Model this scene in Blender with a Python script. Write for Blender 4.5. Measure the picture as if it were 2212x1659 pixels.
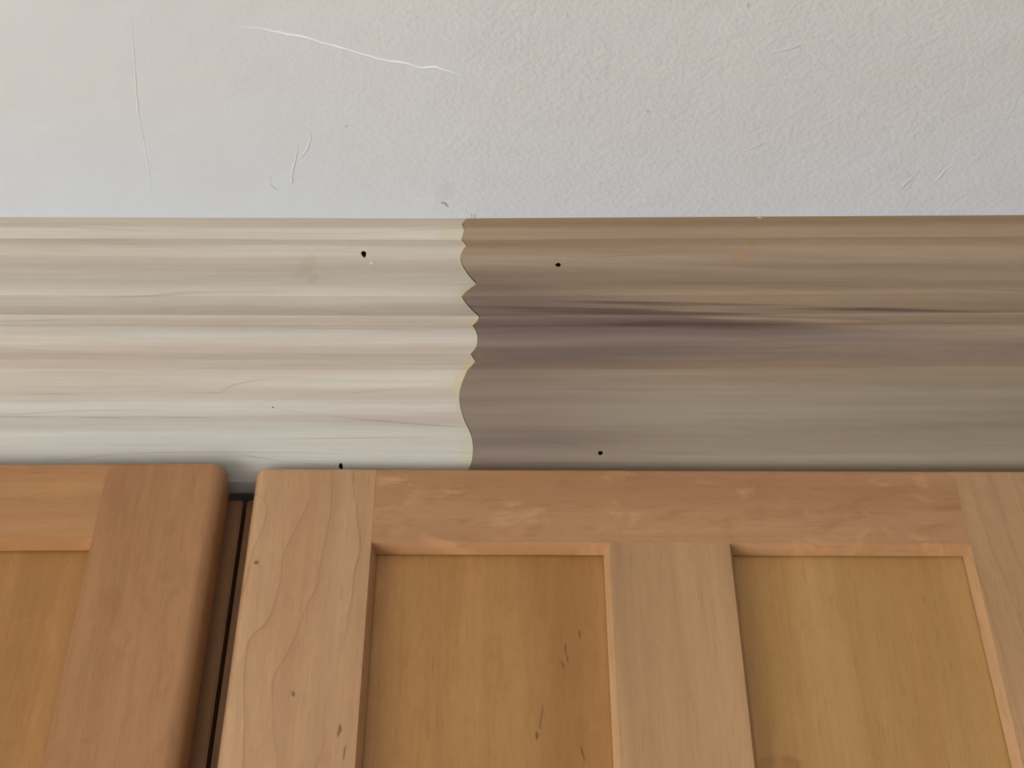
import bpy, bmesh, math, random
from mathutils import Vector, Matrix, Euler
random.seed(7)
S = bpy.context.scene
for o in list(bpy.data.objects): bpy.data.objects.remove(o)
C = S.collection

# ------------------------------------------------------------------ camera
cam = bpy.data.cameras.new('camera'); cam.sensor_width = 36.0; cam.lens = 52.44; cam.clip_start = 0.02
co = bpy.data.objects.new('camera', cam); C.objects.link(co)
co.location = (0, -0.62, 1.865); co.rotation_euler = (math.radians(90 + 40.0), 0, 0)
S.camera = co
# ------------------------------------------------------------------ light
w = bpy.data.worlds.new('world'); S.world = w; w.use_nodes = True
w.node_tree.nodes['Background'].inputs[0].default_value = (0.80, 0.88, 1.0, 1)
w.node_tree.nodes['Background'].inputs[1].default_value = 0.35
def area(name, loc, rot, sx, sy, power, col):
    l = bpy.data.lights.new(name, 'AREA'); l.shape = 'RECTANGLE'; l.size = sx; l.size_y = sy; l.energy = power; l.color = col
    o = bpy.data.objects.new(name, l); C.objects.link(o); o.location = loc; o.rotation_euler = rot
    return o
R90 = math.pi / 2
area('added_daylight', (-2.34, -1.15, 0.74), (0, -R90, 0), 1.3, 1.7, 43, (0.89, 0.955, 1.03))      # daylight added at an invented left window, faces +x
area('added_daylight', (0.1, -3.14, 0.74), (R90, 0, 0), 2.2, 1.3, 11, (0.86, 0.94, 1.04))         # daylight added at an invented window behind the camera, faces +y
sun = bpy.data.lights.new('sunlight', 'SUN'); sun.energy = 17.0; sun.angle = math.radians(0.6); sun.color = (1.0, 0.95, 0.88)
so = bpy.data.objects.new('sunlight', sun); C.objects.link(so); so.location = (-4, -1.1, 3)
so.rotation_euler = Vector((-0.766, -0.05, 0.643)).to_track_quat('Z', 'Y').to_euler()      # low sun added through the left window, so the floor bounces light up
S.view_settings.view_transform = 'Standard'; S.view_settings.look = 'None'
S.cycles.adaptive_threshold = 0.08; S.cycles.use_light_tree = False; S.cycles.max_bounces = 4; S.cycles.diffuse_bounces = 4; S.cycles.glossy_bounces = 2
S.view_settings.gamma = 1.0; S.view_settings.exposure = 0.27; S.view_settings.use_curve_mapping = False

# ------------------------------------------------------------------ helpers
def lin(c):
    c = c / 255.0
    return c / 12.92 if c <= 0.04045 else ((c + 0.055) / 1.055) ** 2.4
ILL = 0.75
K = (1.0, 1.0, 1.0)                            # reflectance calibration of the material family being defined
def A(r, g, b):
    return tuple(min(0.92, lin(v) / ILL * k) for v, k in zip((r, g, b), K)) + (1.0,)

class Nd:                                     # small expression builder over shader nodes
    def __init__(s, t, sock): s.t = t; s.s = sock
    def _m(s, op, o=None, p=None):
        n = s.t.nodes.new('ShaderNodeMath'); n.operation = op
        s.t.links.new(s.s, n.inputs[0])
        for i, v in ((1, o), (2, p)):
            if v is None: continue
            if isinstance(v, Nd): s.t.links.new(v.s, n.inputs[i])
            else: n.inputs[i].default_value = v
        return Nd(s.t, n.outputs[0])
    def __add__(s, o): return s._m('ADD', o)
    __radd__ = __add__
    def __sub__(s, o): return s._m('SUBTRACT', o)
    def __mul__(s, o): return s._m('MULTIPLY', o)
    __rmul__ = __mul__
    def abs(s): return s._m('ABSOLUTE')
    def mx(s, o): return s._m('MAXIMUM', o)
    def mn(s, o): return s._m('MINIMUM', o)
    def fract(s): return s._m('FRACT')
    def pw(s, o): return s._m('POWER', o)
    def step(s, a, b, x=0.0, y=1.0):          # smooth map a..b -> x..y, clamped
        n = s.t.nodes.new('ShaderNodeMapRange'); n.interpolation_type = 'SMOOTHSTEP'
        s.t.links.new(s.s, n.inputs[0])
        if a > b: a, b, x, y = b, a, y, x
        for i, v in zip((1, 2, 3, 4), (a, b, x, y)): n.inputs[i].default_value = v
        return Nd(s.t, n.outputs[0])
class Mat:
    def __init__(s, name, rough=0.5, spec=0.4):
        s.m = bpy.data.materials.new(name); s.m.use_nodes = True; s.t = s.m.node_tree
        s.b = s.t.nodes['Principled BSDF']; s.b.inputs['Roughness'].default_value = rough
        s.b.inputs['Specular IOR Level'].default_value = spec
        tc = s.t.nodes.new('ShaderNodeTexCoord'); sp = s.t.nodes.new('ShaderNodeSeparateXYZ')
        s.t.links.new(tc.outputs['Object'], sp.inputs[0])
        s.x, s.y, s.z = (Nd(s.t, q) for q in sp.outputs)
    def val(s, v):
        n = s.t.nodes.new('ShaderNodeValue'); n.outputs[0].default_value = v; return Nd(s.t, n.outputs[0])
    def vec(s, x, y, z):
        n = s.t.nodes.new('ShaderNodeCombineXYZ')
        for i, v in enumerate((x, y, z)):
            if isinstance(v, Nd): s.t.links.new(v.s, n.inputs[i])
            else: n.inputs[i].default_value = v
        return n.outputs[0]
    def noise(s, x, y, z, detail=2.0, rough=0.5, dist=0.0):
        n = s.t.nodes.new('ShaderNodeTexNoise'); n.inputs['Scale'].default_value = 1.0
        n.inputs['Detail'].default_value = detail; n.inputs['Roughness'].default_value = rough; n.inputs['Distortion'].default_value = dist
        s.t.links.new(s.vec(x, y, z), n.inputs['Vector'])
        return Nd(s.t, n.outputs['Fac'])
    def mix(s, fac, a, b, mode='MIX'):
        n = s.t.nodes.new('ShaderNodeMix'); n.data_type = 'RGBA'; n.blend_type = mode
        for i, v in ((0, fac), (6, a), (7, b)):
            if isinstance(v, Nd): s.t.links.new(v.s, n.inputs[i])
            elif hasattr(v, 'is_output'): s.t.links.new(v, n.inputs[i])
            else: n.inputs[i].default_value = v
        return n.outputs[2]
    def scale(s, col, f):                     # multiply a colour by a scalar
        n = s.t.nodes.new('ShaderNodeVectorMath'); n.operation = 'SCALE'
        s.t.links.new(col, n.inputs[0]); s.t.links.new(f.s, n.inputs['Scale'])
        return n.outputs[0]
    def color(s, c):
        if hasattr(c, 'is_output'): s.t.links.new(c, s.b.inputs['Base Color'])
        else: s.b.inputs['Base Color'].default_value = c
    def bump(s, h, dist, strength=1.0):
        n = s.t.nodes.new('ShaderNodeBump'); n.inputs['Distance'].default_value = dist; n.inputs['Strength'].default_value = strength
        s.t.links.new(h.s, n.inputs['Height']); s.t.links.new(n.outputs[0], s.b.inputs['Normal'])
    def spots(s, a, b, lst):                  # max of soft tilted ellipses in the a,b plane (metres)
        out = None
        for (ca, cb, ra, rb, rot) in lst:
            da, db = a - ca, b - cb
            c_, s_ = math.cos(rot), math.sin(rot)
            u = (da * c_ + db * s_) * (1 / ra); v = (db * c_ - da * s_) * (1 / rb)
            e = (u * u + v * v).step(1.0, 0.25)
            out = e if out is None else out.mx(e)
        return out

def mesh_obj(name, bm, mat, parent=None, loc=(0, 0, 0), smooth=False):
    me = bpy.data.meshes.new(name); bmesh.ops.recalc_face_normals(bm, faces=bm.faces); bm.to_mesh(me); bm.free()
    for m in (mat if isinstance(mat, (list, tuple)) else [mat]): me.materials.append(m.m if isinstance(m, Mat) else m)
    if smooth:
        for p in me.polygons: p.use_smooth = True
    o = bpy.data.objects.new(name, me); C.objects.link(o); o.location = loc
    if parent: o.parent = parent
    return o
def empty(name, loc, parent=None):
    o = bpy.data.objects.new(name, None); C.objects.link(o); o.location = loc; o.empty_display_size = 0.05
    if parent: o.parent = parent
    return o
def tag(o, label, cat=None, group=None, kind=None):
    o['label'] = label
    if cat: o['category'] = cat
    if group: o['group'] = group
    if kind: o['kind'] = kind
    return o
def struct(o, label):
    o['kind'] = 'structure'; o['label'] = label; o['category'] = o.name.split('_')[0]; return o
def box(bm, x0, x1, y0, y1, z0, z1):
    v = [bm.verts.new(p) for p in ((x0, y0, z0), (x1, y0, z0), (x1, y1, z0), (x0, y1, z0), (x0, y0, z1), (x1, y0, z1), (x1, y1, z1), (x0, y1, z1))]
    for f in ((0, 1, 2, 3), (7, 6, 5, 4), (0, 4, 5, 1), (1, 5, 6, 2), (2, 6, 7, 3), (3, 7, 4, 0)): bm.faces.new([v[i] for i in f])
    return v
def boxes(*bs):
    bm = bmesh.new()
    for b in bs: box(bm, *b)
    return bm

# ------------------------------------------------------------------ crown frame of reference (metres)
ANG = math.radians(38.0)
B = Vector((0, 0.025, 2.32992)); DIR = Vector((0, -math.sin(ANG), math.cos(ANG))); NRM = Vector((0, -math.cos(ANG), -math.sin(ANG)))
XJ = -0.03535                                  # the scarf joint where n = 0
ZC = 2.4375                                    # ceiling at the joint
SLOPE_L, SLOPE_R = -0.0045, 0.0085             # the ceiling and both lengths of moulding dip towards the joint
def zoff(x): return SLOPE_L * (x - XJ) if x < XJ else SLOPE_R * (x - XJ)
def ceil_z(x): return ZC + zoff(max(-0.45, min(0.5, x)))
PROF=[(145.41,11.43),(143.09,8.80),(142.06,9.23),(141.03,9.65),(140.10,9.92),(139.41,9.97),(138.81,9.86),(138.05,9.67),(136.98,9.39),(135.74,9.03),(134.50,8.66),(131.07,11.44),(130.59,10.90),(130.12,10.36),(129.44,9.81),(128.44,9.17),(127.25,8.52),(126.04,8.11),(124.88,8.07),(123.71,8.25),(122.57,8.55),(121.54,8.88),(120.54,9.32),(119.37,9.94),(117.89,10.80),(116.24,11.84),(114.63,12.97),(113.14,14.19),(111.69,15.50),(110.24,16.81),(109.73,15.87),(109.22,14.92),(108.68,13.97),(108.08,13.01),(107.45,12.04),(106.76,11.12),(106.01,10.28),(105.22,9.49),(104.42,8.70),(103.15,9.46),(101.88,10.21),(100.55,11.13),(99.07,12.32),(97.54,13.68),(96.18,14.93),(95.12,15.99),(94.23,16.95),(93.34,17.91),(92.05,17.91),(91.55,17.59),(91.05,17.27),(90.52,16.83),(89.92,16.17),(89.30,15.40),(88.67,14.62),(88.12,15.04),(87.57,15.47),(86.88,15.89),(85.92,16.34),(84.82,16.80),(83.76,17.13),(82.83,17.30),(81.94,17.35),(80.97,17.30),(79.83,17.24),(78.60,17.08),(77.37,16.66),(76.18,15.85),(74.98,14.77),(73.79,13.68),(69.70,16.20),(69.03,15.57),(68.36,14.94),(67.66,14.26),(66.92,13.51),(66.14,12.70),(65.37,11.89),(63.49,11.05),(61.62,10.20),(59.84,9.46),(58.20,8.85),(56.66,8.34),(55.15,7.95),(53.68,7.68),(52.25,7.53),(50.76,7.50),(49.18,7.60),(47.54,7.82),(45.87,8.14),(44.14,8.57),(42.39,9.09),(40.72,9.66),(39.19,10.25),(37.74,10.89),(36.33,11.55),(34.99,12.27),(33.70,13.01),(32.29,13.65),(30.63,14.14),(28.84,14.53),(27.19,14.80),(25.83,14.95),(24.61,14.99),(23.25,14.95),(21.62,14.87),(19.87,14.70),(18.18,14.41),(16.62,13.96),(15.14,13.38),(13.67,12.72),(12.18,11.95),(10.72,11.10),(9.37,10.32),(8.22,9.69),(7.19,9.13),(6.16,8.57)]
PROF = [(s / 1000, n / 1000) for s, n in PROF]

# ------------------------------------------------------------------ plain setting materials
def ceiling_material():
    m = Mat('ceiling_paint', 0.55, 0.35)
    x, y = m.x, m.y
    patch = m.noise(x * 9, y * 9, 0.3, 2)
    cool = (y + (m.noise(x * 14, y * 14, 4.0, 2) - 0.5) * 0.10).step(-0.17, -0.07)
    warm = m.mix(patch.step(0.35, 0.65), A(193, 192, 187), A(192, 190, 186))
    col = m.mix(cool, warm, A(191, 194, 195))
    blot = m.spots(x, y, [(-0.0345, -0.093, 0.006, 0.009, 0.3)]) * 0.25
    col = m.mix(blot, col, A(178, 174, 168))
    dots = m.spots(x, y, [(0.1085, -0.2069, 0.0009, 0.0017, 0.0), (0.0668, -0.145, 0.0008, 0.0013, 0.0), (-0.082, -0.136, 0.0008, 0.0011, 0.2)])
    col = m.mix(dots * 0.55, col, A(150, 147, 142))
    m.color(col)
    right = (x - y * 0.4).step(-0.12, 0.10, 0.25, 1.0)
    roll = m.noise(x * 330, y * 330, 0, 1.5, 0.6) * 0.75 + m.noise(x * 120, y * 150, 3, 2) * 0.5
    lump = m.noise(x * 38, y * 50, 5, 2, 0.55)
    m.bump(roll * right * 1.05 + lump * 1.4 , 0.0009, 0.55)
    return m
def plain(name, rgb, rough=0.6, var=0.06, sc=6.0):
    m = Mat(name, rough, 0.3)
    n = m.noise(m.x * sc, m.y * sc, m.z * sc, 1)
    m.color(m.scale(m.mix(0.0, rgb, rgb), n * var + (1 - var / 2)))
    return m
M_ceil = ceiling_material()
M_wall = plain('wall_paint', (0.72, 0.715, 0.70, 1), 0.7)
M_wall_r = plain('bounce_cutting_brown', (0.15, 0.125, 0.10, 1), 0.7)  # unseen wall coloured dark to cut bounce light from the right
M_trim = plain('white_window_trim', (0.78, 0.77, 0.75, 1), 0.4)
M_dark = plain('dark_void', (0.02, 0.015, 0.012, 1), 0.9)
M_hole = plain('dark_hole_shade', (0.035, 0.022, 0.014, 1), 0.6)  # shade inside the holes, put into the colour of their walls
def floor_material():
    m = Mat('grey_floor_tile', 0.4, 0.4)
    g = m.noise(m.x * 3, m.y * 3, 0, 2, 0.6)
    m.color(m.mix(g, (0.56, 0.55, 0.54, 1), (0.64, 0.63, 0.62, 1)))
    return m
M_floor = floor_material()
M_end = plain('end_grain_gap_shade', (0.075, 0.045, 0.022, 1), 0.7)  # shade of the open joint put into the colour of the cut ends

# ------------------------------------------------------------------ the room
X0, X1, Y0, Y1 = -2.4, 2.0, -3.2, 0.36
bm = bmesh.new()
xs = [X0, -0.45, -0.2, XJ, 0.2, 0.5, X1]
rows = []
for z_up in (0.0, 0.06):
    rows.append([[bm.verts.new((x, y, ceil_z(x) + z_up)) for x in xs] for y in (Y0, Y1)])
for k in range(2):
    for i in range(len(xs) - 1): bm.faces.new((rows[k][0][i], rows[k][0][i + 1], rows[k][1][i + 1], rows[k][1][i]))
for j in range(2):
    for i in range(len(xs) - 1): bm.faces.new((rows[0][j][i], rows[0][j][i + 1], rows[1][j][i + 1], rows[1][j][i]))
for i in (0, len(xs) - 1): bm.faces.new((rows[0][0][i], rows[0][1][i], rows[1][1][i], rows[1][0][i]))
ceiling = struct(mesh_obj('ceiling', bm, M_ceil), 'off-white painted plaster ceiling above the wooden moulding')
struct(mesh_obj('floor', boxes((X0, X1, Y0, Y1, -0.05, 0)), M_floor), 'pale grey tiled floor of the kitchen')
ZT = 2.47
struct(mesh_obj('wall_back', boxes((X0, X1, Y1, Y1 + 0.1, 0, ZT)), M_wall), 'painted wall behind the cabinets')
struct(mesh_obj('wall_right', boxes((X1, X1 + 0.1, Y0, Y1, 0, ZT)), M_wall_r), 'unseen side wall right of the cabinets, browned to cut bounce light')
def wall_with_hole(name, axis, pos, a0, a1, h0, h1, z0, z1, label):
    bs = [(a0, h0, 0, ZT), (h1, a1, 0, ZT), (h0, h1, 0, z0), (h0, h1, z1, ZT)]
    if axis == 'x': bs = [(pos - 0.1, pos, a, b, c, d) for a, b, c, d in bs]
    else: bs = [(a, b, pos - 0.1, pos, c, d) for a, b, c, d in bs]
    return struct(mesh_obj(name, boxes(*bs), M_wall), label)
wall_with_hole('wall_left', 'x', X0, Y0, Y1, -2.05, -0.25, 0.06, 1.42, 'painted wall with an added window left of the cabinets')
wall_with_hole('wall_front', 'y', Y0, X0, X1, -1.05, 1.25, 0.06, 1.42, 'painted wall with an added window facing the cabinets')
def window(name, axis, pos, h0, h1, z0, z1, label):
    t = 0.05; m = (h0 + h1) / 2
    bs = [(h0, h0 + t, z0, z1), (h1 - t, h1, z0, z1), (h0, h1, z0, z0 + t), (h0, h1, z1 - t, z1), (m - t / 2, m + t / 2, z0, z1)]
    if axis == 'x': bs = [(pos - 0.09, pos - 0.03, a, b, c, d) for a, b, c, d in bs]
    else: bs = [(a, b, pos - 0.09, pos - 0.03, c, d) for a, b, c, d in bs]
    return struct(mesh_obj(name, boxes(*bs), M_trim), label)
window('window_added_1', 'x', X0, -2.05, -0.25, 0.06, 1.42, 'added white framed window in the wall left of the cabinets')  # unseen window, added low to light the crown from below
window('window_added_2', 'y', Y0, -1.05, 1.25, 0.06, 1.42, 'added white framed window in the wall facing the cabinets')  # unseen as well, added low behind the camera for upward light

# paint ridges, cracks and a scuff on the ceiling
def ridge(pts, width, height, name='paint_ridge', mat=None):
    bm = bmesh.new(); P = [Vector((a, b, 0)) for a, b in pts]
    fine = []
    for i in range(len(P) - 1):
        k = max(2, int((P[i + 1] - P[i]).length / 0.003))
        for j in range(k): fine.append(P[i].lerp(P[i + 1], j / k))
    fine.append(P[-1]); n = len(fine); prev = None
    for i, p in enumerate(fine):
        t = (fine[min(n - 1, i + 1)] - fine[max(0, i - 1)]).normalized(); q = Vector((-t.y, t.x, 0))
        e = min(1.0, 4.5 * min(i, n - 1 - i) / (n - 1)) * random.uniform(0.65, 1.1) + 0.02
        p = p + q * random.uniform(-0.12, 0.12) * width
        z = ceil_z(p.x)
        ring = [bm.verts.new((*(p + q * width * e * a).xy, z - h * height * e)) for a, h in ((-0.5, -0.3), (-0.22, 0.8), (0.1, 1.0), (0.5, -0.3))]
        if prev:
            for a in range(4): bm.faces.new((prev[a], prev[(a + 1) % 4], ring[(a + 1) % 4], ring[a]))
        else: bm.faces.new(ring)
        prev = ring
    bm.faces.new(prev[::-1])
    return mesh_obj(name, bm, mat or M_ceil, ceiling, smooth=True)
ridge([(-0.1304, -0.1953), (-0.1175, -0.1948), (-0.0966, -0.1896), (-0.0798, -0.1835), (-0.0606, -0.1767), (-0.0486, -0.1745), (-0.0443, -0.1724), (-0.0366, -0.1726), (-0.0268, -0.1691), (-0.0147, -0.1629)], 0.0021, 0.0005, 'plaster_crack', plain('lit_white_filler', (0.92, 0.92, 0.91, 1), 0.5, 0.02))  # filler whitened for the light the raised crack catches
for pts, wd, ht in (
    ([(-0.1757, -0.2056), (-0.1761, -0.2005), (-0.1836, -0.1459), (-0.1846, -0.1251), (-0.1866, -0.0891)], 0.0012, 0.00004),
    ([(0.2162, -0.0923), (0.222, -0.106), (0.2275, -0.1129)], 0.0014, 0.00024),
    ([(0.2002, -0.0907), (0.2046, -0.0987), (0.2092, -0.1051)], 0.0014, 0.00021),
    ([(0.1202, -0.1794), (0.1276, -0.1813), (0.1364, -0.184)], 0.0013, 0.00018),
    ([(0.1153, -0.1184), (0.1219, -0.1215), (0.1274, -0.1245)], 0.0013, 0.00018),
    ([(-0.1013, -0.1341), (-0.1003, -0.1282), (-0.1041, -0.119), (-0.1094, -0.1129)], 0.0016, 0.00011),
    ([(-0.1069, -0.1244), (-0.112, -0.1066), (-0.1134, -0.0987), (-0.1196, -0.0962)], 0.0016, 0.00011),
    ([(-0.1235, -0.1035), (-0.125, -0.0971), (-0.1211, -0.0939)], 0.0013, 0.00015)):
    ridge(pts, wd, ht)
M_scuff = plain('grey_scuff', A(150, 148, 143), 0.8, 0.25, 600)
ridge([(-0.0374, -0.0850), (-0.035, -0.0842), (-0.0330, -0.0816)], 0.0019, 0.00012, 'scuff_mark', M_scuff)

for tx in (-0.0212, -0.0196):
    ridge([(tx, -0.0728), (tx + 0.0001, -0.0752), (tx, -0.0772)], 0.0006, 0.0001, 'scuff_mark', M_scuff)

# ------------------------------------------------------------------ moulding wood
def crown_coords(m):
    sl = m.x                                                # object origin sits at (XJ, B.y, B.z); shear is negligible for the grain
    sa, ca = math.sin(ANG), math.cos(ANG)
    s = m.z * ca - m.y * sa
    n = m.y * (-ca) - m.z * sa
    return sl, s, n
def pale_poplar():
    m = Mat('pale_poplar', 0.55, 0.3)
    x, s, n = crown_coords(m)
    warp = (m.noise(x * 5, s * 24, 1.0, 2) - 0.5)
    sw = s + warp * 0.010
    broad = m.noise(x * 1.6, sw * 70, 2.0, 3, 0.55)
    base = m.mix(broad.step(0.36, 0.64), A(183, 167, 150), A(198, 188, 173))
    pink = m.noise(x * 2.2, sw * 46, 6.0, 2).step(0.5, 0.72)
    base = m.mix(pink * 0.5, base, A(184, 165, 148))
    low = (s + (m.noise(x * 9, s * 20, 8.0, 2) - 0.5) * 0.03).step(0.055, 0.01)
    base = m.mix(low * 0.75, base, A(188, 184, 173))
    # cathedral grain: an arch low on the board, nearly straight lines above
    arch = ((x + 0.118).mx(0.0) + 0.00001).pw(0.5) * 0.052
    ring = ((s - 0.0475 + warp * 0.004).abs() - arch) * 75.0 + warp * 0.7
    d1 = (ring.fract() - 0.5).abs().step(0.05, 0.0) * m.noise(x * 14, s * 90, 3, 2).step(0.42, 0.62)
    d1 = d1 * s.step(0.066, 0.056)
    ln = ((sw * 105.0 + m.noise(x * 3.2, s * 30, 5.0, 2) * 3.2).fract() - 0.5).abs().step(0.09, 0.0)
    ln = ln * m.noise(x * 7, s * 110, 11.0, 2).step(0.45, 0.66)
    fine = m.noise(x * 22, s * 1300, 0.0, 2, 0.6)
    lines = (d1 * 0.75).mx(ln * 0.5)
    col = m.mix(lines, base, A(158, 143, 127))
    knot = m.spots(x, s, [(-0.0735, 0.1205, 0.009, 0.005, 0.9), (-0.069, 0.114, 0.004, 0.003, 0.3)]) * 0.35
    col = m.mix(knot, col, A(170, 150, 122))
    # yellow glue squeezed out along the joint, thickest at the tips of the profile
    dj = x - n                                               # zero on the cut, negative to the left
    gn = m.noise(x * 160, s * 140, 2.0, 2)
    thin = (dj + (gn - 0.5) * 0.003).step(-0.0022, -0.0004)
    tips = m.spots(dj, s, [(0.0, 0.1085, 0.0048, 0.0042, 0), (0.0, 0.0675, 0.0050, 0.0045, 0), (0.0, 0.0905, 0.0030, 0.0022, 0), (0.0, 0.0585, 0.0060, 0.010, 0.2), (0.0, 0.1300, 0.0035, 0.003, 0)])
    wide = m.spots(dj, s, [(-0.002, 0.1375, 0.0150, 0.0062, 0.0), (0.0, 0.018, 0.0085, 0.021, 0.0), (0.0, 0.048, 0.003, 0.012, 0.0)]) * gn.step(0.25, 0.5, 0.55, 1.0)
    col = m.mix(thin * 0.35, col, A(198, 184, 140))
    col = m.mix(tips * gn.step(0.2, 0.6, 0.25, 0.7), col, A(196, 181, 138))
    col = m.mix(wide * 0.55, col, A(188, 178, 146))
    med = m.noise(x * 9, s * 420, 3.0, 3, 0.6)
    m.color(m.scale(col, (fine * 0.12 + 0.94) * (med * 0.22 + 0.89)))
    m.bump(fine, 0.00012, 0.5)
    return m
def dark_poplar():
    m = Mat('grey_brown_poplar', 0.5, 0.3)
    x, s, n = crown_coords(m)
    warp = (m.noise(x * 4, s * 22, 3.0, 2) - 0.5)
    sw = s + warp * 0.010
    broad = m.noise(x * 1.7, sw * 64, 12.0, 3, 0.55).step(0.34, 0.66)
    tan_ = m.mix(broad, A(143, 124, 104), A(161, 143, 121))
    olive = m.mix(broad, A(140, 127, 109), A(154, 143, 124))
    purp = m.mix(broad, A(112, 96, 88), A(136, 120, 108))
    golden = m.mix(broad, A(150, 126, 95), A(163, 142, 112))
    lowz = (s + warp * 0.03).step(0.078, 0.05)
    col = m.mix(lowz, tan_, olive)
    top = (s + warp * 0.02).step(0.118, 0.14)
    col = m.mix(top * 0.45, col, golden)
    # purple heartwood: a long lens that thins out to the right, plus the lower left of the board
    cen = (s - 0.088 + x * 0.03).abs()
    half = x.step(0.0, 0.27, 0.022, 0.002)
    lens = (cen - half + warp * 0.018).step(0.008, -0.008)
    ll = (x + warp * 0.25 + (s - 0.04) * 0.6).step(0.15, 0.0) * s.step(0.082, 0.066)
    col = m.mix(lens.mx(ll * 0.72), col, purp)
    # dark and light streaks
    st = m.noise(x * 2.0, sw * 210, 5.0, 3, 0.6)
    zone = lens.mx(0.22)
    col = m.mix(st.step(0.54, 0.74) * zone * 0.6, col, A(100, 82, 72))
    col = m.mix(st.step(0.42, 0.26) * zone * 0.4, col, A(172, 152, 128))
    # the feathered dark tongue in the middle
    tng = m.spots(x, s + x * 0.028, [(0.135, 0.0925, 0.10, 0.0026, 0.0), (0.17, 0.1035, 0.13, 0.0016, 0.0), (0.10, 0.0985, 0.14, 0.0022, 0.0)]) * m.noise(x * 9, s * 260, 2, 2).step(0.3, 0.6)
    col = m.mix(tng * 0.75, col, A(96, 78, 70))
    pale = m.spots(x, s + x * 0.028, [(0.19, 0.0965, 0.07, 0.0013, 0.0), (0.15, 0.1, 0.05, 0.0008, 0.0)]) * m.noise(x * 12, s * 200, 4, 2).step(0.35, 0.6)
    col = m.mix(pale * 0.7, col, A(170, 148, 122))
    crk = ((sw * 60.0 + m.noise(x * 5, s * 40, 9, 2) * 2.0).fract() - 0.5).abs().step(0.035, 0.0) * m.noise(x * 6, s * 70, 4, 2).step(0.55, 0.7)
    col = m.mix(crk * 0.35, col, A(100, 84, 73))
    stain = m.spots(x, s, [(0.155, 0.126, 0.006, 0.004, 0.8), (0.162, 0.132, 0.002, 0.005, 0.0)]) * 0.4
    col = m.mix(stain, col, A(165, 128, 82))
    dj = x - n
    gl = m.spots(x - n * 1.0, s, [(0.0035, 0.134, 0.004, 0.003, 0), (0.004, 0.073, 0.003, 0.002, 0), (0.003, 0.128, 0.003, 0.002, 0)])
    col = m.mix(gl * 0.4, col, A(150, 128, 82))
    fine = m.noise(x * 24, s * 1300, 4.0, 2, 0.6)
    med = m.noise(x * 8, s * 430, 3.0, 3, 0.62)
    m.color(m.scale(col, (fine * 0.16 + 0.92) * (med * 0.30 + 0.85)))
    m.bump(fine, 0.00012, 0.5)
    return m
K = (0.85, 0.86, 0.85); M_pale = pale_poplar()
K = (0.85, 0.79, 0.755); M_darkw = dark_poplar()

# ------------------------------------------------------------------ the two lengths of crown moulding
def crown_mesh(side):
    """closed solid: profile swept along x; the joint end is cut on a 45 degree scarf so that x = XJ + n"""
    bm = bmesh.new()
    prof = list(PROF) + [(0.0012, 0.0022), (0.0, 0.0)]
    prof = [(0.1502, 0.0050), (0.1496, 0.0062)] + prof     # edge that meets the ceiling
    prof = prof + [(0.02, 0.0), (0.125, 0.0)]
    far = -0.62 if side < 0 else 0.75
    gap = []
    for i in range(len(prof)):                             # the right length sits a hair low, so the joint gapes on the faces that look up
        (s0, n0), (s1, n1) = prof[max(0, i - 1)], prof[min(len(prof) - 1, i + 1)]
        up = max(0.0, min(1.0, (n1 - n0) / max(1e-5, abs(s0 - s1))))
        gap.append(0.0 if side < 0 else 0.00012 + 0.00062 * up * random.uniform(0.7, 1.2))
    near, farv = [], []
    top_cols = []
    for i, (s, n) in enumerate(prof):
        p = B + DIR * s + NRM * n
        xn = XJ + n + gap[i]
        near.append(bm.verts.new((xn - XJ, p.y - B.y, p.z - B.z + (SLOPE_L if side < 0 else SLOPE_R) * (xn - XJ))))
        farv.append(bm.verts.new((far - XJ, p.y - B.y, p.z - B.z + (SLOPE_L if side < 0 else SLOPE_R) * (far - XJ))))
    N = len(prof)
    for i in range(N):
        j = (i + 1) % N
        bm.faces.new((near[i], near[j], farv[j], farv[i]))
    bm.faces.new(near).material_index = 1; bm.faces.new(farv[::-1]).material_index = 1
    bmesh.ops.recalc_face_normals(bm, faces=bm.faces); bm.normal_update()
    bmesh.ops.triangulate(bm, ngon_method='EAR_CLIP', faces=[f for f in bm.faces if len(f.verts) > 4])
    return bm
def hole_cutters(lst, side):
    bm = bmesh.new()
    for (x, s, rx, rs, depth, seed, nn) in lst:
        r = random.Random(seed); k = 9; ring0, ring1 = [], []
        for i in range(k):
            a = 2 * math.pi * i / k; q = r.uniform(0.72, 1.2)
            for ring, n_, sc in ((ring0, nn + 0.012, 1.0), (ring1, nn - depth, 0.7)):
                p = DIR * (s + math.sin(a) * rs * q * sc) + NRM * n_
                xx = x + math.cos(a) * rx * q * sc
                ring.append(bm.verts.new((xx - XJ, p.y, p.z + (SLOPE_L if side < 0 else SLOPE_R) * (xx - XJ))))
        for i in range(k): bm.faces.new((ring0[i], ring0[(i + 1) % k], ring1[(i + 1) % k], ring1[i]))
        bm.faces.new(ring0[::-1]); bm.faces.new(ring1)
    bmesh.ops.recalc_face_normals(bm, faces=bm.faces)
    me = bpy.data.meshes.new('cut'); bm.to_mesh(me); bm.free(); me.materials.append(M_hole.m)
    o = bpy.data.objects.new('cut', me); C.objects.link(o); o.location = (XJ, B.y, B.z); return o
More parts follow.
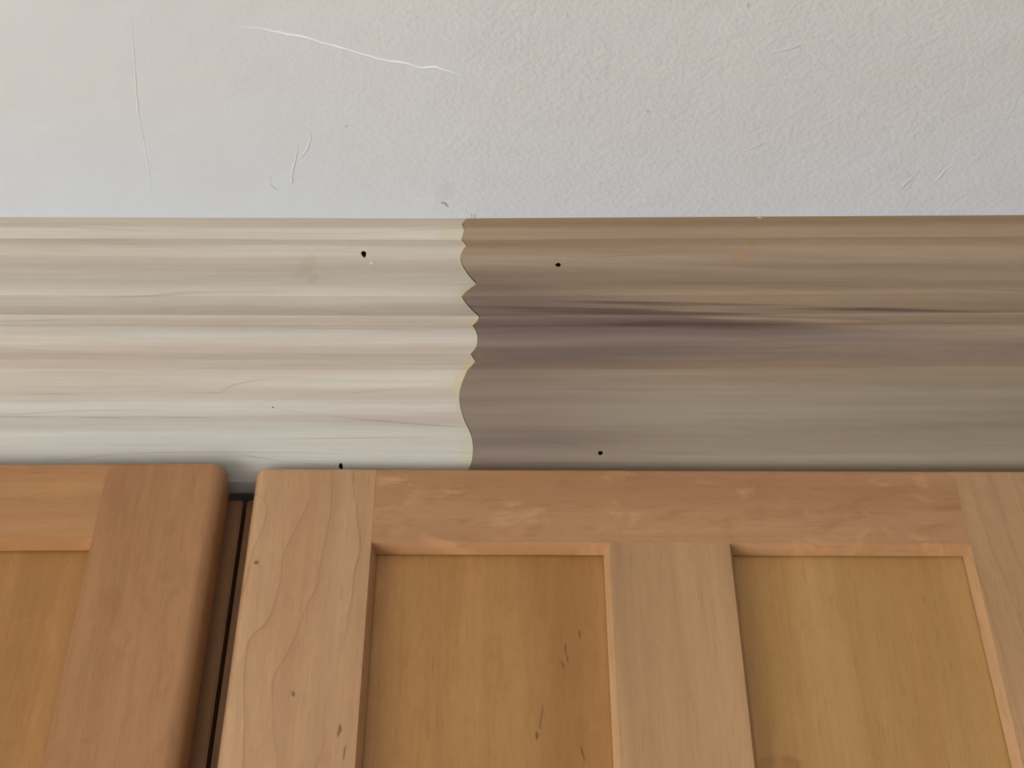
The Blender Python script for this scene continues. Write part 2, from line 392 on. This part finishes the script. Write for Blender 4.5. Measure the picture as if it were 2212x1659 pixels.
def crown(side, mat, holes, label):
    o = mesh_obj('crown_moulding', crown_mesh(side), [mat, M_end, M_hole], loc=(XJ, B.y, B.z))
    cut = hole_cutters(holes, side)
    md = o.modifiers.new('holes', 'BOOLEAN'); md.object = cut; md.operation = 'DIFFERENCE'; md.solver = 'EXACT'
    md.material_mode = 'TRANSFER'
    bpy.context.view_layer.update()
    dg = bpy.context.evaluated_depsgraph_get()
    me = bpy.data.meshes.new_from_object(o.evaluated_get(dg))
    o.modifiers.clear(); o.data = me; me.name = 'crown_moulding'
    bpy.data.objects.remove(cut)
    return tag(o, label, 'moulding', 'two lengths of crown moulding above the cabinets', 'thing')
crown_l = crown(-1, M_pale, [(-0.0784, 0.1267, 0.0019, 0.0022, 0.0065, 3, 0.0085), (-0.0895, 0.0146, 0.0012, 0.0021, 0.005, 5, 0.0132), (-0.1261, 0.0456, 0.0008, 0.0004, 0.0022, 8, 0.0082)],
      'pale cream unfinished crown moulding on the left, ending at the joint')
crown_r = crown(1, M_darkw, [(0.0242, 0.1208, 0.0021, 0.0014, 0.006, 12, 0.0093), (0.0462, 0.0213, 0.0019, 0.0013, 0.005, 14, 0.0149), (0.1306, 0.1449, 0.0018, 0.0004, 0.002, 15, 0.0108)],
      'darker grey-brown crown moulding on the right of the joint')
# torn splinter beside the nail hole
def splinter(parent, x, s, n, ln, wd, ang, mat):
    bm = bmesh.new(); pts = []
    for (a, b, h) in ((0, -0.5, 0), (0.35, 0.5, 0.0), (1, 0.15, 0.9), (0.8, -0.35, 0.7), (0.4, -0.1, 0.9)):
        ca, sa = math.cos(ang), math.sin(ang)
        dx, ds = a * ln * ca - b * wd * sa, a * ln * sa + b * wd * ca
        p = DIR * (s + ds) + NRM * (n + h * wd * 0.6)
        pts.append(bm.verts.new((x + dx - XJ, p.y, p.z + SLOPE_L * (x - XJ))))
    for f in ((0, 3, 4), (3, 2, 4), (2, 1, 4), (1, 0, 4), (0, 1, 2, 3)): bm.faces.new([pts[i] for i in f])
    return mesh_obj('splinter', bm, mat, parent)
K = (0.8, 0.8, 0.8)
M_spl = plain('raw_torn_wood', A(212, 203, 190), 0.7)
splinter(crown_l, -0.0767, 0.1210, 0.0083, 0.0040, 0.0016, 0.4, M_spl)
splinter(crown_l, -0.0782, 0.1205, 0.0083, 0.0036, 0.0006, 1.6, M_spl)

# ------------------------------------------------------------------ cabinet wood
def maple(name, horiz, c_lo, c_hi, c_dark, seed, mottle=0.5, rings=0.0, pores=0.3, marks=None, patch=None, ringscale=26.0, tilt=0.0, wav=1.0):
    m = Mat(name, 0.42, 0.35)
    a, g = (m.z, m.x) if horiz else (m.x, m.z)               # a across the grain, g along it
    k = seed * 3.7
    a = a + g * tilt
    warp = m.noise(a * 10, g * 5, k, 2) - 0.5
    aw = a + warp * 0.008
    broad = m.noise(aw * 26, g * 2.2, k + 1, 3, 0.55)
    col = m.mix(broad.step(0.34, 0.66), c_lo, c_hi)
    if mottle:
        mt = m.noise(a * 110, g * 40, k + 2, 4, 0.65, 0.5)
        col = m.mix(mt.step(0.47, 0.74) * mottle, col, c_dark)
        ml = m.noise(a * 60, g * 34, k + 7, 3, 0.6, 1.0)
        col = m.mix(ml.step(0.55, 0.72) * (mottle * 0.75), col, tuple(min(0.9, v * 1.22) for v in c_hi[:3]) + (1,))
    if rings:
        q = (m.noise(a * 12, g * 7, k + 3, 2.5, 0.55) * 4.2 * wav + a * ringscale + m.noise(a * 60, g * 30, k, 1) * 0.16).fract()
        edge = q.step(0.0, 0.02) * (q.step(0.10, 0.02) * 0.7 + q.step(0.55, 0.02) * 0.3)
        col = m.mix(edge * rings * m.noise(a * 22, g * 12, k + 9, 2).step(0.3, 0.62, 0.25, 1.0), col, c_dark)
    gr = m.noise(aw * 420, g * 16, k + 4, 3, 0.6)
    po = m.noise(a * 1100, g * 60, k + 5, 2).step(0.60, 0.76) * pores
    col = m.mix(po, col, tuple(v * 0.62 for v in c_dark[:3]) + (1,))
    if patch: col = m.mix(m.spots(m.x, m.z, patch[0]) * m.noise(m.x * 90, m.z * 110, k, 3, 0.6, 0.8).step(0.35, 0.65) * patch[1], col, patch[2])
    if marks: col = m.mix(m.spots(m.x + (m.noise(m.x * 400, m.z * 200, k, 1) - 0.5) * 0.0016, m.z, marks) * m.noise(m.x * 500, m.z * 160, k, 2).step(0.2, 0.6, 0.35, 0.75), col, (0.115, 0.052, 0.020, 1))
    sk = m.noise(aw * 150, g * 5, k + 6, 3, 0.6)
    fl = m.noise(a * 520, g * 110, k + 8, 2, 0.6)
    m.color(m.scale(col, (gr * 0.20 + 0.90) * (sk * 0.28 + 0.86) * (fl * 0.16 + 0.92)))
    m.bump(gr, 0.00010, 0.5)
    return m
K = (0.93, 0.93, 0.85)
TAN = (A(164, 124, 88), A(178, 138, 102), A(152, 106, 70))
PINK = (A(170, 128, 94), A(180, 140, 106), A(150, 106, 74))
K = (0.78, 0.735, 0.60)
AMB = (A(160, 113, 66), A(176, 130, 82), A(146, 97, 52))
K = (0.90, 0.86, 0.72)
AMBL = (A(166, 124, 76), A(178, 138, 90), A(150, 104, 56))
K = (0.79, 0.70, 0.58)
BRN = (A(158, 115, 78), A(172, 130, 93), A(146, 101, 66))

# ------------------------------------------------------------------ doors: local origin at the top left front corner, front at y = 0, z down is negative
CH_W, CH_D, TH, RR = 0.0025, 0.0068, 0.0205, 0.0065
DH = 0.72
def rounded(bm, pred, rad):
    bmesh.ops.recalc_face_normals(bm, faces=bm.faces)
    es = [e for e in bm.edges if pred(e.verts[0].co, e.verts[1].co)]
    bmesh.ops.bevel(bm, geom=es, offset=rad, segments=6, profile=0.5, affect='EDGES')
RT = 0.0024                                    # the top and bottom edges are eased less than the sides
LIP, GRV, PF = 0.0006, 0.009, 0.0017           # lip behind the chamfer, depth of the panel groove, panel front behind the chamfer
def prism(sec, axis, a0, a1):
    """solid from a closed section; axis 'z': section in x,y; axis 'x': section in y,z"""
    bm = bmesh.new(); n = len(sec)
    put = (lambda p, t: (p[0], p[1], t)) if axis == 'z' else (lambda p, t: (t, p[0], p[1]))
    lo = [bm.verts.new(put(p, a0)) for p in sec]; hi = [bm.verts.new(put(p, a1)) for p in sec]
    for i in range(n):
        j = (i + 1) % n; bm.faces.new((lo[i], lo[j], hi[j], hi[i]))
    bm.faces.new(lo[::-1]); bm.faces.new(hi)
    return bm
def stile(door, x0, x1, outer, mat):
    """outer -1: outside edge on the left, +1: on the right; the inner front edge is chamfered and grooved for the panel"""
    xo = x0 if outer < 0 else x1; xi = x1 if outer < 0 else x0
    g = 1 if outer < 0 else -1; xc = xi + g * CH_W
    bm = prism([(xo, 0), (xi, 0), (xc, CH_D), (xc, CH_D + LIP), (xc - g * GRV, CH_D + LIP), (xc - g * GRV, TH), (xo, TH)], 'z', -DH, 0)
    rounded(bm, lambda a, b: all(abs(v.y) < 1e-6 and abs(v.x - xo) < 1e-6 for v in (a, b)), RR)
    def end_edge(a, b):                        # front edge, rounded corner and outer side of the top and bottom ends
        if not any(all(abs(v.z - z) < 1e-6 for v in (a, b)) for z in (0, -DH)): return False
        if all(abs(v.y) < 1e-6 for v in (a, b)): return True
        return all(abs(v.x - xo) < RR + 1e-5 and v.y < TH + 1e-6 for v in (a, b)) and not all(abs(v.y - TH) < 1e-6 for v in (a, b))
    rounded(bm, end_edge, RT)
    o = mesh_obj('stile', bm, mat, door); flat_smooth(o)
    return o
def flat_smooth(o):
    me = o.data
    for p in me.polygons: p.use_smooth = True
    bm = bmesh.new(); bm.from_mesh(me)
    for e in bm.edges:
        if len(e.link_faces) == 2 and e.calc_face_angle(0) > math.radians(24): e.smooth = False
    bm.to_mesh(me); bm.free()
def rail(door, x0, x1, zt, zb, top, mat):
    """top rail: rounded top edge, chamfered and grooved lower edge; bottom rail the other way round"""
    f = 0.00012
    ze, zi, g = (zt, zb, -1) if top else (zb, zt, 1); zc = zi + g * CH_W
    bm = prism([(f, ze), (f, zi), (CH_D, zc), (CH_D + LIP, zc), (CH_D + LIP, zc - g * GRV), (TH, zc - g * GRV), (TH, ze)], 'x', x0, x1)
    rounded(bm, lambda a, b: all(abs(v.y - f) < 1e-6 and abs(v.z - ze) < 1e-6 for v in (a, b)), RT)
    o = mesh_obj('rail', bm, mat, door); flat_smooth(o); return o
def mid_stile(door, x0, x1, zt, zb, mat):
    f = 0.00008; a, b, q = x0 - CH_W, x1 + CH_W, CH_D + LIP
    return mesh_obj('middle_stile', prism([(x0, f), (x1, f), (b, CH_D), (b, q), (b - GRV, q), (b - GRV, TH), (a + GRV, TH), (a + GRV, q), (a, q), (a, CH_D)], 'z', zb, zt), mat, door)
def panel(door, x0, x1, zt, zb, mat):
    e = GRV - 0.001
    return mesh_obj('panel', boxes((x0 - e, x1 + e, CH_D + PF, CH_D + PF + 0.006, zb - e, zt + e)), mat, door)

def build_cabinet(x0, x1, label):
    root = empty('wall_cabinet', ((x0 + x1) / 2, FY, 1.60))
    tag(root, label, 'cabinet', 'wall cabinets under the moulding')
    return root
FY = 0.0305                                     # front of the face frames
CT = 2.348                                     # top of the cabinet boxes, hidden behind the moulding
CBOT = 1.60
M_frame = maple('face_frame_maple', False, A(150, 108, 78), A(164, 122, 90), A(132, 92, 64), 31, 0.3)
M_frame_h = maple('face_frame_maple_rail', True, A(150, 108, 78), A(164, 122, 90), A(132, 92, 64), 32, 0.3)
M_box = maple('cabinet_box_maple', False, A(168, 132, 96), A(180, 146, 108), A(150, 112, 78), 33, 0.2)
def carcass(root, x0, x1):
    X = (x0 + x1) / 2; t = 0.016
    def part(name, b, m):
        bx = (b[0] - X, b[1] - X, b[2] - FY, b[3] - FY, b[4] - CBOT, b[5] - CBOT)
        bm = boxes(bx); bmesh.ops.bevel(bm, geom=list(bm.edges), offset=0.0007, segments=2, affect='EDGES')
        return mesh_obj(name, bm, m, root)
    FT = 0.019
    part('side_panel', (x0 + 0.001, x0 + 0.001 + t, FY + FT, Y1 - 0.002, CBOT, CT - 0.02), M_box)
    part('side_panel', (x1 - 0.001 - t, x1 - 0.001, FY + FT, Y1 - 0.002, CBOT, CT - 0.02), M_box)
    part('bottom_panel', (x0 + t, x1 - t, FY + FT, Y1 - 0.002, CBOT + 0.01, CBOT + 0.01 + t), M_box)
    part('top_panel', (x0 + t, x1 - t, FY + FT, Y1 - 0.002, CT - 0.05, CT - 0.05 + t), M_box)
    part('back_panel', (x0 + t, x1 - t, Y1 - 0.01, Y1 - 0.003, CBOT + 0.01, CT - 0.03), M_box)
    part('face_frame_stile', (x0, x0 + 0.04, FY, FY + FT, CBOT, CT - 0.018), M_frame)
    part('face_frame_stile', (x1 - 0.04, x1, FY, FY + FT, CBOT, CT - 0.018), M_frame)
    part('face_frame_rail', (x0 + 0.04, x1 - 0.04, FY, FY + FT, CBOT, CBOT + 0.04), M_frame_h)
    part('face_frame_rail', (x0 + 0.04, x1 - 0.04, FY, FY + FT, CT - 0.06, CT - 0.018), M_frame_h)
GAPX = -0.1425
xl0, xl1 = -0.60, GAPX - 0.0011
xr0, xr1 = GAPX + 0.0011, 0.735
cab_l = build_cabinet(xl0, xl1, 'maple wall cabinet left of the dark gap, mostly cut off by the frame')
carcass(cab_l, xl0, xl1)
cab_r = build_cabinet(xr0, xr1, 'maple wall cabinet right of the dark gap, with two-panel doors')
carcass(cab_r, xr0, xr1)

def door(cab, cx, pivot, rotz, DW, inner_l, mid0, mid1, inner_r, rail_h, mats, label):
    """pivot: world place of the local origin; coordinates below are door-local"""
    e = empty('door', (pivot[0] - cab.location.x, pivot[1] - cab.location.y, pivot[2] - cab.location.z), cab)
    e.rotation_euler = (0, 0, rotz); e['label'] = label
    stile(e, 0.0, inner_l, -1, mats['sl']); stile(e, inner_r, DW, 1, mats['sr'])
    rail(e, inner_l, inner_r, 0.0, -rail_h, True, mats['rt'])
    rail(e, inner_l, inner_r, -DH + rail_h, -DH, False, mats['rb'])
    mid_stile(e, mid0, mid1, -rail_h, -DH + rail_h, mats['mid'])
    panel(e, inner_l + CH_W, mid0 - CH_W, -rail_h - CH_W, -DH + rail_h + CH_W, mats['pl'])
    panel(e, mid1 + CH_W, inner_r - CH_W, -rail_h - CH_W, -DH + rail_h + CH_W, mats['pr'])
    return e
RX, RZ = -0.1328, 2.3290
def L(x, z, rx, rz, rot): return (x - RX, z - RZ, rx, rz, rot)
k = 1.0085                                     # panels stand a little behind the front plane
right_mats = dict(
    sl=maple('maple_stile_wavy_grain', False, PINK[0], PINK[1], PINK[2], 1, 0.18, 0.75, 0.25, [L(-0.1262, 2.2704, 0.0013, 0.0014, 0), L(-0.101, 2.1985, 0.0009, 0.0018, 0.1), L(-0.0785, 2.180, 0.0012, 0.004, -0.15), L(-0.0755, 2.169, 0.0006, 0.0045, -0.15)], ringscale=58.0),
    sr=maple('maple_stile_straight_grain', False, TAN[0], PINK[1], TAN[2], 2, 0.1, 0.5, 0.35, None, ringscale=95.0, tilt=0.05, wav=0.4),
    rt=maple('maple_rail_mottled', True, tuple(v * q for v, q in zip(TAN[0], (0.98, 0.89, 0.86, 1))), tuple(v * q for v, q in zip(TAN[1], (0.98, 0.90, 0.88, 1))), TAN[2], 3, 0.75, 0.0, 0.4, None, ([L(-0.052, 2.302, 0.006, 0.022, -0.45), L(-0.04, 2.312, 0.018, 0.003, 0.1), L(0.0, 2.3, 0.02, 0.003, 0.2)], 0.45, PINK[1])),
    rb=maple('maple_rail_lower', True, TAN[0], TAN[1], TAN[2], 4, 0.5),
    mid=maple('maple_middle_stile', False, tuple(0.9 * v for v in TAN[0][:3]) + (1,), (0.97 * TAN[1][0], 0.95 * TAN[1][1], 0.92 * TAN[1][2], 1), TAN[2], 5, 0.05, 0.15, 0.28, None, ringscale=80.0, wav=0.4),
    pl=maple('amber_panel_flecked', False, AMB[0], AMB[1], AMB[2], 6, 0.25, 0.0, 0.3,
             [L(0.0323 * k, 2.2355, 0.0006, 0.0028, 0), L(0.0258 * k, 2.2255, 0.0006, 0.0062, 0.12), L(0.0240 * k, 2.2185, 0.0006, 0.0032, 0.2), L(0.0137 * k, 2.1915, 0.0006, 0.0078, -0.1), L(0.0115 * k, 2.1820, 0.0007, 0.003, 0), L(0.0320 * k, 2.1735, 0.0006, 0.0048, 0.15)]),
    pr=maple('amber_panel_light', False, AMBL[0], AMBL[1], AMBL[2], 7, 0.12, 0.0, 0.4, None,
             ([L(0.1215, 2.168, 0.0135, 0.006, 0)], 0.5, AMB[2])))
for px, py, rz in ((RX, 0.0, 0.0060), (0.2955, 0.0026, -0.004)): door(cab_r, 0, (px, py, RZ), rz, 0.424, -0.0702 - RX, 0.0485 - RX, 0.1086 - RX, 0.2290 - RX, 0.0463, right_mats, 'two-panel door of mottled maple with amber panels')
LDX = -0.1482
LW = 0.424
left_mats = dict(
    sl=right_mats['sr'],
    sr=maple('maple_stile_reddish', False, BRN[0], BRN[1], BRN[2], 11, 0.35, 0.0, 0.25, ringscale=20.0),
    rt=maple('maple_rail_pale', True, A(172, 128, 88), A(184, 142, 100), A(158, 112, 72), 12, 0.15, 0.35, 0.3, None, ringscale=90.0, wav=0.5),
    rb=right_mats['rb'], mid=right_mats['mid'], pl=right_mats['pr'],
    pr=maple('amber_panel_warm', False, AMB[0], AMB[1], AMB[2], 13, 0.3, 0.2, 0.3, None, ringscale=24.0))
d_l = door(cab_l, 0, (LDX - LW, -0.0020, 2.3283), -0.0083, LW, 0.06, 0.18, 0.244, LW - 0.0597, 0.0468, left_mats, 'door left of the gap with a wide rounded stile')
